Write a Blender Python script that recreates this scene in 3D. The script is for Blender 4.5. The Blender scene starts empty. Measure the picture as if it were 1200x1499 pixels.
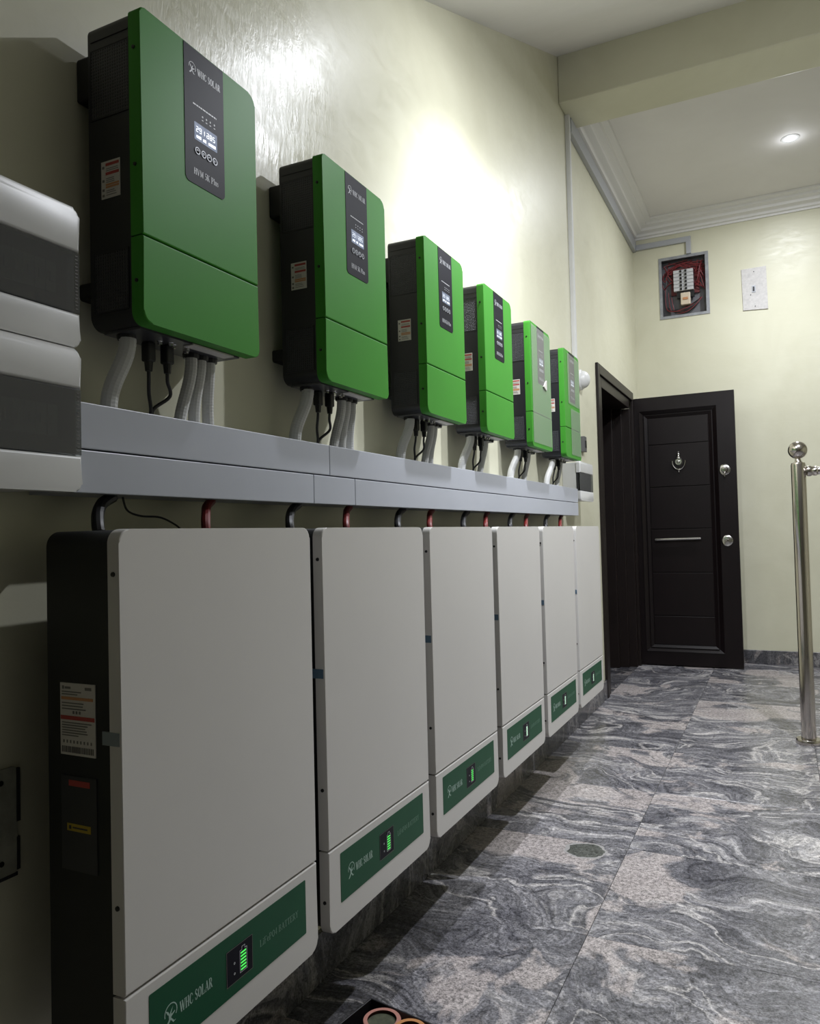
import bpy, bmesh, math, random
from mathutils import Vector, Matrix
random.seed(7)
S = bpy.context.scene
C = S.collection
PI = math.pi

# ------------------------------------------------------------------ camera
F, YAW, PITCH, ROLL = 1125.8, -0.4505, 0.0291, -0.0249
CAM = Vector((1.0385, 0.0, 1.06))
f_ = Vector((math.sin(YAW)*math.cos(PITCH), math.cos(YAW)*math.cos(PITCH), math.sin(PITCH)))
r0 = Vector((math.cos(YAW), -math.sin(YAW), 0)); u0 = r0.cross(f_)
r_ = math.cos(ROLL)*r0 + math.sin(ROLL)*u0
u_ = -math.sin(ROLL)*r0 + math.cos(ROLL)*u0
cd = bpy.data.cameras.new('camera'); cam = bpy.data.objects.new('camera', cd); C.objects.link(cam)
cam.matrix_world = Matrix(((r_.x, u_.x, -f_.x, CAM.x), (r_.y, u_.y, -f_.y, CAM.y), (r_.z, u_.z, -f_.z, CAM.z), (0, 0, 0, 1)))
cd.sensor_fit = 'HORIZONTAL'; cd.sensor_width = 36; cd.lens = F/1200*36; cd.clip_start = 0.02
S.camera = cam

# ------------------------------------------------------------------ world, lights, exposure
w = bpy.data.worlds.new('world'); S.world = w; w.use_nodes = True
w.node_tree.nodes['Background'].inputs[0].default_value = (0.75, 0.85, 1, 1)
w.node_tree.nodes['Background'].inputs[1].default_value = 0.02
S.view_settings.view_transform = 'Standard'; S.view_settings.look = 'None'
S.view_settings.gamma = 1; S.view_settings.use_curve_mapping = False
S.view_settings.exposure = 0.28
LAMP = Vector((0.56, 2.40, 2.85)); LAMP_FILL = Vector((1.50, 2.95, 3.10)); LAMP_FAR = Vector((1.17, 5.49, 3.53))
COOL = (0.90, 0.93, 1.0)
TILT = math.atan(.4495)                       # both near lamps, one of them added fill, sit in the sloping ceiling
def lamp(name, loc, beam, wide, glow, tilt=0, cone=130):
    """a recessed downlight: soft beam, wide cosine wash of its diffuser, a little sideways glow of the lens"""
    d = bpy.data.lights.new(name, 'SPOT'); d.shadow_soft_size = .03; d.energy = beam; d.color = COOL
    d.spot_size = math.radians(cone); d.spot_blend = 1.0
    o = bpy.data.objects.new(name, d); o.location = loc; o.rotation_euler = (tilt, 0, 0); C.objects.link(o)
    d = bpy.data.lights.new(name+'_wash', 'AREA'); d.shape = 'DISK'; d.size = .06; d.energy = wide; d.color = COOL
    o = bpy.data.objects.new(name+'_wash', d); o.location = loc-Vector((0, 0, .004)); o.rotation_euler = (tilt*.4, 0, 0); C.objects.link(o)
    d = bpy.data.lights.new(name+'_glow', 'POINT'); d.shadow_soft_size = .035; d.energy = glow; d.color = COOL
    o = bpy.data.objects.new(name+'_glow', d); o.location = loc-Vector((0, 0, .04)); C.objects.link(o)
lamp('wall_side_light', LAMP, 110, 4.6, 2.2, TILT*.7)
lamp('fill_light', LAMP_FILL, 0.01, 48, 3, TILT)  # added fill to brighten floor and batteries, not a known fixture
lamp('far_light', LAMP_FAR, 60, 25, .3)

# ------------------------------------------------------------------ materials
def mat(name, col, rough=.5, metal=0, emit=None, es=0, spec=.5, alpha=1):
    m = bpy.data.materials.new(name); m.use_nodes = True; b = m.node_tree.nodes['Principled BSDF']
    b.inputs['Base Color'].default_value = (*col, 1); b.inputs['Roughness'].default_value = rough
    b.inputs['Metallic'].default_value = metal; b.inputs['Specular IOR Level'].default_value = spec
    b.inputs['Alpha'].default_value = alpha
    if emit: b.inputs['Emission Color'].default_value = (*emit, 1); b.inputs['Emission Strength'].default_value = es
    return m
class NT:
    def __init__(s, m): s.t = m.node_tree; s.b = s.t.nodes['Principled BSDF']
    def n(s, kind, **kw):
        o = s.t.nodes.new(kind)
        for k, v in kw.items():
            if k.startswith('i_'):
                key = k[2:]; key = int(key) if key.isdigit() else key
                o.inputs[key].default_value = v
            else: setattr(o, k, v)
        return o
    def l(s, a, b): s.t.links.new(a, b)
    def math(s, op, a, b=None, c=None):
        o = s.n('ShaderNodeMath', operation=op)
        for i, x in enumerate((a, b, c)):
            if x is None: continue
            if isinstance(x, (int, float)): o.inputs[i].default_value = x
            else: s.l(x, o.inputs[i])
        return o.outputs[0]
    def vm(s, op, a, b=None):
        o = s.n('ShaderNodeVectorMath', operation=op)
        for i, x in enumerate((a, b)):
            if x is None: continue
            if isinstance(x, (tuple, float, int)): o.inputs[i].default_value = x
            else: s.l(x, o.inputs[i])
        return o.outputs[0]
    def scale(s, a, k):
        o = s.n('ShaderNodeVectorMath', operation='SCALE'); s.l(a, o.inputs[0])
        if isinstance(k, (int, float)): o.inputs['Scale'].default_value = k
        else: s.l(k, o.inputs['Scale'])
        return o.outputs[0]
    def noise(s, v, sc, det=2, ro=.5, dist=0):
        o = s.n('ShaderNodeTexNoise'); s.l(v, o.inputs['Vector']); o.inputs['Scale'].default_value = sc
        o.inputs['Detail'].default_value = det; o.inputs['Roughness'].default_value = ro; o.inputs['Distortion'].default_value = dist
        return o
    def ramp(s, v, stops):
        o = s.n('ShaderNodeValToRGB'); s.l(v, o.inputs[0]); e = o.color_ramp.elements
        while len(e) < len(stops): e.new(0.5)
        for x, (p, c) in zip(e, stops):
            x.position = p; x.color = (*c, 1) if isinstance(c, tuple) else (c, c, c, 1)
        return o.outputs[0]
    def mix(s, fac, a, b, mode='MIX'):
        o = s.n('ShaderNodeMix', data_type='RGBA', blend_type=mode)
        for i, x in ((0, fac), (6, a), (7, b)):
            if isinstance(x, (int, float)): o.inputs[i].default_value = x
            elif isinstance(x, tuple): o.inputs[i].default_value = (*x, 1)
            else: s.l(x, o.inputs[i])
        return o.outputs[2]
    def bump(s, h, st, d):
        o = s.n('ShaderNodeBump'); s.l(h, o.inputs['Height']); o.inputs['Strength'].default_value = st; o.inputs['Distance'].default_value = d
        s.l(o.outputs[0], s.b.inputs['Normal'])

def paint(name, a, b, rough=(.34, .46), bump=.10, patch=False):
    m = mat(name, a, .4); t = NT(m)
    g = t.n('ShaderNodeNewGeometry').outputs['Position']
    n1 = t.noise(g, 1.7, 4, .6, .6)
    t.l(t.mix(t.ramp(n1.outputs[0], [(.35, 0.), (.68, 1.)]), a, b), t.b.inputs['Base Color'])
    # trowel strokes: noise stretched along the stroke
    st = t.vm('MULTIPLY', g, (6., 7., 16.)); n2 = t.noise(st, 1.3, 4, .6, 1.0)
    n3 = t.noise(g, 26, 3, .6, .8)
    h = t.math('ADD', n2.outputs[0], t.math('MULTIPLY', n3.outputs[0], .3))
    rr = t.n('ShaderNodeMapRange', i_1=.35, i_2=.65, i_3=rough[0], i_4=rough[1]); t.l(n2.outputs[0], rr.inputs[0]); ro = rr.outputs[0]; t.b.inputs['Specular IOR Level'].default_value = .38
    if patch:
        # one badly smoothed, glossier filler patch above and right of the nearest inverter
        d = t.vm('SUBTRACT', t.vm('ADD', g, t.scale(t.vm('SUBTRACT', t.noise(g, 3.5, 3).outputs['Color'], (.5, .5, .5)), .35)), (0., 1.38, 2.20))
        ln = t.n('ShaderNodeVectorMath', operation='LENGTH'); t.l(t.vm('MULTIPLY', d, (1., 2.4, 2.2)), ln.inputs[0])
        mk = t.ramp(ln.outputs['Value'], [(.55, 1.), (.95, 0.)])
        s2 = t.noise(t.vm('MULTIPLY', g, (4., 30., 9.)), 1.6, 5, .65, 1.6).outputs[0]
        h = t.math('ADD', h, t.math('MULTIPLY', t.math('MULTIPLY', s2, mk), 2.2))
        ro = t.math('SUBTRACT', ro, t.math('MULTIPLY', mk, .12))
    t.bump(h, bump, .006)
    t.l(ro, t.b.inputs['Roughness'])
    return m
M = {}
M['wall'] = paint('cream_gloss_paint', (.665, .65, .50), (.605, .588, .44), patch=True)
M['ceiling'] = paint('white_ceiling_paint', (.80, .78, .76), (.76, .74, .72), (.6, .8), .05)
M['plaster'] = mat('cornice_white', (.80, .79, .77), .55)

def granite(name, gain=1.0, tiles=True):
    m = mat(name, (.2, .2, .2), .22); t = NT(m)
    g = t.n('ShaderNodeNewGeometry').outputs['Position']
    if tiles:
        rnd = t.n('ShaderNodeObjectInfo').outputs['Random']
        off = t.n('ShaderNodeCombineXYZ'); t.l(t.math('MULTIPLY', rnd, 9.0), off.inputs[0]); t.l(t.math('MULTIPLY', rnd, 23.0), off.inputs[2])
        p = t.vm('ADD', g, off.outputs[0])
    else: p = g
    w1 = t.scale(t.vm('SUBTRACT', t.noise(p, 1.3, 2.5, .55).outputs['Color'], (.5, .5, .5)), 1.5)
    q = t.vm('ADD', p, w1)
    w2 = t.scale(t.vm('SUBTRACT', t.noise(q, 6.0, 3, .6).outputs['Color'], (.5, .5, .5)), .14)
    q2 = t.vm('ADD', q, w2)
    bands = t.noise(t.vm('MULTIPLY', q2, (2.2, 6.5, 2.)), 1.3, 9, .72).outputs[0]
    base = t.ramp(bands, [(.30, (.038, .038, .044)), (.43, (.110, .108, .120)), (.54, (.205, .200, .212)), (.62, (.37, .355, .355)), (.72, (.64, .595, .56))])
    fine = t.noise(t.vm('MULTIPLY', q2, (5., 60., 5.)), 1.2, 4, .6).outputs[0]
    fm = t.n('ShaderNodeMapRange', i_1=.32, i_2=.68, i_3=.60, i_4=1.40); t.l(fine, fm.inputs[0]); base = t.mix(1., base, fm.outputs[0], 'MULTIPLY')
    # thin pale veins: zero crossings of a warped noise
    vn = t.math('ABSOLUTE', t.math('SUBTRACT', t.noise(t.vm('MULTIPLY', q2, (1., 2.6, 1.)), 1.15, 3, .5).outputs[0], .5))
    vein = t.ramp(vn, [(.0, 1.), (.014, 0.)])
    base = t.mix(t.math('MULTIPLY', vein, .75), base, (.58, .55, .53))
    vn2 = t.math('ABSOLUTE', t.math('SUBTRACT', t.noise(t.vm('MULTIPLY', q2, (2., 5., 1.)), 1.7, 3, .55).outputs[0], .46))
    base = t.mix(t.math('MULTIPLY', t.ramp(vn2, [(.0, 1.), (.012, 0.)]), .55), base, (.03, .03, .04))
    # pinkish feldspar clouds
    pk = t.ramp(t.noise(t.vm('ADD', q2, (3., 1., 0.)), 1.5, 4, .65).outputs[0], [(.55, 0.), (.585, 1.)])
    base = t.mix(t.math('MULTIPLY', pk, .75), base, (.47, .42, .40))
    # crystals
    s1 = t.noise(p, 230, 3, .75).outputs[0]; s2 = t.noise(p, 85, 3, .7).outputs[0]
    sp = t.n('ShaderNodeMapRange', i_1=.38, i_2=.62, i_3=.30, i_4=1.70); t.l(t.math('MULTIPLY_ADD', s2, .45, t.math('MULTIPLY', s1, .55)), sp.inputs[0])
    base = t.mix(1., base, sp.outputs[0], 'MULTIPLY')
    if tiles:
        # oval grey-green inclusion in the slab with a pale rim
        d = t.vm('SUBTRACT', t.vm('ADD', g, t.scale(t.vm('SUBTRACT', t.noise(g, 22, 2).outputs['Color'], (.5, .5, .5)), .035)), (.415, 2.565, 0.))
        d = t.vm('MULTIPLY', d, (1 / .060, 1 / .058, 0.))
        ln = t.n('ShaderNodeVectorMath', operation='LENGTH'); t.l(d, ln.inputs[0]); L = ln.outputs['Value']
        rim = t.ramp(L, [(.0, 0.), (.98, 0.), (1.0, 1.)])
        r2 = t.math('MULTIPLY', t.math('GREATER_THAN', L, .9), t.math('LESS_THAN', L, 1.12))
        base = t.mix(r2, base, (.36, .35, .34))
        r1 = t.math('LESS_THAN', L, .98)
        gr = t.mix(1., (.085, .090, .080), sp.outputs[0], 'MULTIPLY')
        base = t.mix(r1, base, gr)
    k = t.mix(1., base, (gain, gain, gain), 'MULTIPLY')
    t.l(k, t.b.inputs['Base Color'])
    rr = t.n('ShaderNodeMapRange', i_1=.3, i_2=.7, i_3=.16, i_4=.34); t.l(bands, rr.inputs[0]); t.l(rr.outputs[0], t.b.inputs['Roughness'])
    return m
M['granite'] = granite('grey_migmatite_granite')
M['granite_skirt'] = granite('dark_granite_skirting', .55, False)
M['grout'] = mat('grout', (.06, .06, .06), .8)

def lightvar(name, col, rough, sc=3., amt=.06, metal=0, bump=0, spec=.5):
    m = mat(name, col, rough, metal, spec=spec); t = NT(m)
    g = t.n('ShaderNodeTexCoord').outputs['Object']
    n = t.noise(g, sc, 4, .6).outputs[0]
    a = tuple(c*(1-amt) for c in col); b = tuple(min(1, c*(1+amt)) for c in col)
    t.l(t.mix(t.ramp(n, [(.3, 0.), (.7, 1.)]), a, b), t.b.inputs['Base Color'])
    if bump: t.bump(t.noise(g, 400, 2).outputs[0], bump, .0005)
    return m
M['green'] = lightvar('green_powder_coat', (.052, .270, .028), .46, 4, .04, 0, .1, .18)
M['black'] = lightvar('charcoal_powder_coat', (.0105, .011, .014), .42, 5, .1, 0, .15)
M['bat_black'] = lightvar('black_case', (.0045, .005, .005), .5, 5, .1)
M['bat_white'] = lightvar('white_powder_coat', (.64, .62, .585), .40, 3, .02, 0, .05)
M['trunking'] = lightvar('pale_grey_trunking', (.46, .48, .53), .38, 2, .05)
M['trunk_dark'] = mat('trunking_gap', (.02, .02, .02), .8)
M['strip'] = mat('grey_conduit_strip', (.40, .41, .43), .4)
M['panel'] = mat('gloss_black_film', (.010, .010, .016), .45, spec=.10)
M['ink'] = mat('silver_ink', (.55, .56, .58), .4)
M['ink_dim'] = mat('dim_green_ink', (.16, .30, .22), .4)
M['ink_pale'] = mat('pale_ink', (.42, .58, .50), .4)
M['dot'] = mat('screw_black', (.006, .006, .006), .4)
M['label_green'] = lightvar('green_vinyl', (.006, .080, .034), .42, 6, .08, 0, 0, .25)
M['button'] = mat('button_ring', (.42, .43, .46), .45, .2)
M['steel'] = mat('brushed_steel', (.58, .54, .50), .17, 1)
M['chrome'] = mat('chrome', (.68, .67, .65), .18, 1)
M['pvc'] = lightvar('white_pvc', (.66, .66, .64), .35, 4, .04)
M['pipe'] = lightvar('pale_flexible_conduit', (.60, .60, .58), .42, 12, .05)
M['rubber'] = mat('black_cable', (.012, .012, .013), .45)
M['red'] = mat('red_cable', (.16, .012, .010), .45)
M['sticker'] = mat('white_sticker', (.62, .59, .54), .5)
M['s_red'] = mat('sticker_red', (.40, .05, .04), .5)
M['s_org'] = mat('sticker_ochre', (.52, .24, .10), .5)
M['s_gry'] = mat('sticker_text', (.16, .15, .14), .5)
M['s_dark'] = mat('dark_sticker', (.030, .031, .034), .35)
M['s_yel'] = mat('sticker_yellow', (.42, .30, .02), .5)
M['tape'] = mat('blue_grey_tape', (.10, .17, .24), .4)
M['tape_pale'] = mat('pale_tape', (.22, .26, .28), .35)
M['door'] = lightvar('dark_brown_steel', (.0075, .0046, .0048), .36, 8, .12, 0, .3, .28)
M['frame'] = lightvar('door_frame_brown', (.012, .008, .007), .40, 8, .1, 0, 0, .3)
M['galv'] = lightvar('galvanised_sheet', (.33, .34, .36), .4, 20, .2, .5)
M['ivory'] = mat('ivory_plastic', (.62, .53, .40), .4)
M['mcb'] = mat('breaker_grey', (.52, .52, .52), .45)
M['under'] = lightvar('underside_plate', (.10, .10, .11), .35, 8, .2, .5)
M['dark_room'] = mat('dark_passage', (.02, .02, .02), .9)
M['pink'] = mat('dusty_pink_plastic', (.42, .19, .15), .5)
M['orange'] = mat('orange_tan_plastic', (.50, .22, .07), .5)
M['olive'] = lightvar('olive_abrasive', (.05, .055, .03), .8, 60, .5)
M['case'] = mat('black_case_plastic', (.012, .012, .014), .35)
M['led_green'] = mat('led_green', (.02, .2, .03), .4, 0, (.10, 1., .14), .65)
M['led_glare'] = mat('led_glare', (.3, .5, .35), .4, 0, (.65, 1., .72), .9)  # LED green whitened to imitate its glare at a slanting view
M['lamp'] = mat('lamp_lens', (.9, .9, .9), .4, 0, (.92, .96, 1), 14)
def lcd():
    m = mat('lcd_screen', (.05, .06, .07), .5, spec=.15); t = NT(m)
    g = t.n('ShaderNodeTexCoord').outputs['Object']
    n = t.noise(g, 60, 2).outputs[0]
    c = t.ramp(n, [(.3, (.20, .25, .38)), (.7, (.45, .52, .68))])
    t.l(c, t.b.inputs['Emission Color']); t.b.inputs['Emission Strength'].default_value = .42
    return m
M['lcd'] = lcd()
M['lcd_on'] = mat('lcd_digits', (.5, .5, .5), .3, 0, (.8, .88, 1), .75)
def vent():
    m = mat('perforated_vent', (.018, .019, .022), .4); t = NT(m)
    g = t.n('ShaderNodeTexCoord').outputs['Object']
    v = t.n('ShaderNodeTexVoronoi', i_Scale=190.0); v.inputs['Randomness'].default_value = .15; t.l(g, v.inputs['Vector'])
    d = t.ramp(v.outputs['Distance'], [(.25, 0.), (.42, 1.)])
    t.l(t.mix(d, (.004, .004, .005), (.030, .032, .037)), t.b.inputs['Base Color'])
    t.bump(d, .8, .002)
    return m
M['vent'] = vent()
def window_dark():
    m = mat('smoked_window', (.060, .064, .060), .16); t = NT(m)
    return m
M['smoke'] = window_dark()
def film():
    m = bpy.data.materials.new('clear_protective_film'); m.use_nodes = True; t = m.node_tree; t.nodes.clear()
    o = t.nodes.new('ShaderNodeOutputMaterial'); mx = t.nodes.new('ShaderNodeMixShader'); tr = t.nodes.new('ShaderNodeBsdfTransparent')
    pr = t.nodes.new('ShaderNodeBsdfPrincipled'); pr.inputs['Base Color'].default_value = (.45, .45, .42, 1); pr.inputs['Roughness'].default_value = .25
    mx.inputs[0].default_value = .22; t.links.new(tr.outputs[0], mx.inputs[1]); t.links.new(pr.outputs[0], mx.inputs[2]); t.links.new(mx.outputs[0], o.inputs[0])
    return m
M['film'] = film()

# ------------------------------------------------------------------ helpers
ORG = {}
SHARP = 35
def org(o): return ORG.get(o.name, Vector((0, 0, 0)))
def link(name, bm, m, parent=None, loc=None, smooth=False):
    """link bm (world coordinates) as one mesh object; a part is stored relative to its thing's base"""
    base = org(parent) if parent else (Vector(loc) if loc else Vector((0, 0, 0)))
    bmesh.ops.recalc_face_normals(bm, faces=bm.faces)
    bmesh.ops.translate(bm, verts=bm.verts, vec=-base)
    me = bpy.data.meshes.new(name); bm.to_mesh(me); bm.free()
    if smooth:
        for p in me.polygons: p.use_smooth = True
        try: me.set_sharp_from_angle(angle=math.radians(SHARP))
        except Exception: pass
    me.materials.append(m)
    o = bpy.data.objects.new(name, me); C.objects.link(o)
    ORG[o.name] = base
    if parent: o.parent = parent
    else: o.location = base
    return o
def tag(o, label=None, cat=None, group=None, kind=None):
    if label: o['label'] = label
    if cat: o['category'] = cat
    if group: o['group'] = group
    if kind: o['kind'] = kind
    return o
def thing(name, loc, label=None, cat=None, group=None, kind=None):
    o = bpy.data.objects.new(name, None); C.objects.link(o); o.location = loc; o.empty_display_size = .05
    ORG[o.name] = Vector(loc); return tag(o, label, cat, group, kind)
def kids(o): return [c for c in bpy.data.objects if c.parent == o]
def copy_thing(root, loc, label, tree):
    r = root.copy(); C.objects.link(r); r.location = loc; r['label'] = label; ORG[r.name] = Vector(loc)
    for part, subs in tree:
        c = part.copy(); C.objects.link(c); c.parent = r; ORG[c.name] = Vector(loc)
        for s in subs:
            d = s.copy(); C.objects.link(d); d.parent = c; ORG[d.name] = Vector(loc)
    return r
def B(): return bmesh.new()
def box(bm, x0, x1, y0, y1, z0, z1, bev=0, seg=2):
    v = [bm.verts.new((x, y, z)) for x in (x0, x1) for y in (y0, y1) for z in (z0, z1)]
    fs = [bm.faces.new([v[i] for i in q]) for q in ((0, 1, 3, 2), (4, 6, 7, 5), (0, 4, 5, 1), (2, 3, 7, 6), (0, 2, 6, 4), (1, 5, 7, 3))]
    if bev:
        es = list({e for f in fs for e in f.edges})
        bmesh.ops.bevel(bm, geom=es, offset=bev, segments=seg, profile=.5, affect='EDGES')
    return bm
def rrect(a0, a1, b0, b1, r, n=8):
    """rounded rectangle outline; r = (low-low, high-low, high-high, low-high) radii"""
    if isinstance(r, (int, float)): r = (r,)*4
    pts = []
    for (ca, cb, sa, sb, k, st) in ((a0, b0, 1, 1, r[0], PI), (a1, b0, -1, 1, r[1], 1.5*PI), (a1, b1, -1, -1, r[2], 0), (a0, b1, 1, -1, r[3], .5*PI)):
        if k <= 0: pts.append((ca, cb)); continue
        for i in range(n+1):
            t = st+i/n*PI/2; pts.append((ca+sa*k+k*math.cos(t), cb+sb*k+k*math.sin(t)))
    return pts
def prism(bm, pts, x0, x1, bev=0, seg=2, axis='x'):
    """outline in the (y,z) plane [axis x] or the (x,z) plane [axis y] or (x,y) [axis z], extruded"""
    def P(a, b, t): return (t, a, b) if axis == 'x' else ((a, t, b) if axis == 'y' else (a, b, t))
    lo = [bm.verts.new(P(a, b, x0)) for a, b in pts]; hi = [bm.verts.new(P(a, b, x1)) for a, b in pts]
    n = len(pts); f0 = bm.faces.new(lo); f1 = bm.faces.new(hi)
    for i in range(n): bm.faces.new((lo[i], lo[(i+1) % n], hi[(i+1) % n], hi[i]))
    if bev: bmesh.ops.bevel(bm, geom=list(f1.edges), offset=bev, segments=seg, profile=.5, affect='EDGES')
    return bm
def tube(bm, pts, rad, n=10, rib=0, cap=True):
    """tube along pts; rad a number or function of index"""
    pts = [Vector(p) for p in pts]; rings = []; up = None
    for i, p in enumerate(pts):
        t = (pts[min(i+1, len(pts)-1)]-pts[max(i-1, 0)]).normalized()
        if up is None: up = Vector((1, 0, 0)) if abs(t.x) < .9 else Vector((0, 1, 0))
        a = t.cross(up).normalized(); b = a.cross(t).normalized(); up = b
        k = rad*(1+rib*(i % 2))
        rings.append([bm.verts.new(p+a*k*math.cos(2*PI*j/n)+b*k*math.sin(2*PI*j/n)) for j in range(n)])
    for r1, r2 in zip(rings, rings[1:]):
        for j in range(n): bm.faces.new((r1[j], r1[(j+1) % n], r2[(j+1) % n], r2[j]))
    if cap: bm.faces.new(rings[0]); bm.faces.new(rings[-1])
    return bm
def bez(p0, p1, p2, p3, n):
    o = []
    for i in range(n+1):
        t = i/n; s = 1-t
        o.append(Vector(p0)*s**3+Vector(p1)*3*s*s*t+Vector(p2)*3*s*t*t+Vector(p3)*t**3)
    return o
def smooth_path(pts, n=8):
    pts = [Vector(p) for p in pts]; o = []
    for i in range(len(pts)-1):
        a = pts[max(i-1, 0)]; b = pts[i]; c = pts[i+1]; d = pts[min(i+2, len(pts)-1)]
        for k in range(n):
            t = k/n; o.append(.5*((2*b)+(c-a)*t+(2*a-5*b+4*c-d)*t*t+(3*b-a-3*c+d)*t**3))
    o.append(pts[-1]); return o
def lathe(bm, prof, c, axis='z', n=24):
    """prof = [(radius, height)], revolved about axis through c"""
    rings = []
    for r, h in prof:
        ring = []
        for j in range(n):
            a = 2*PI*j/n; x, y = r*math.cos(a), r*math.sin(a)
            v = {'z': (x, y, h), 'x': (h, x, y), 'y': (x, h, y)}[axis]
            ring.append(bm.verts.new(Vector(c)+Vector(v)))
        rings.append(ring)
    for a, b in zip(rings, rings[1:]):
        for j in range(n): bm.faces.new((a[j], a[(j+1) % n], b[(j+1) % n], b[j]))
    bm.faces.new(rings[0]); bm.faces.new(rings[-1]); bmesh.ops.remove_doubles(bm, verts=bm.verts, dist=1e-6)
    return bm
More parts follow.
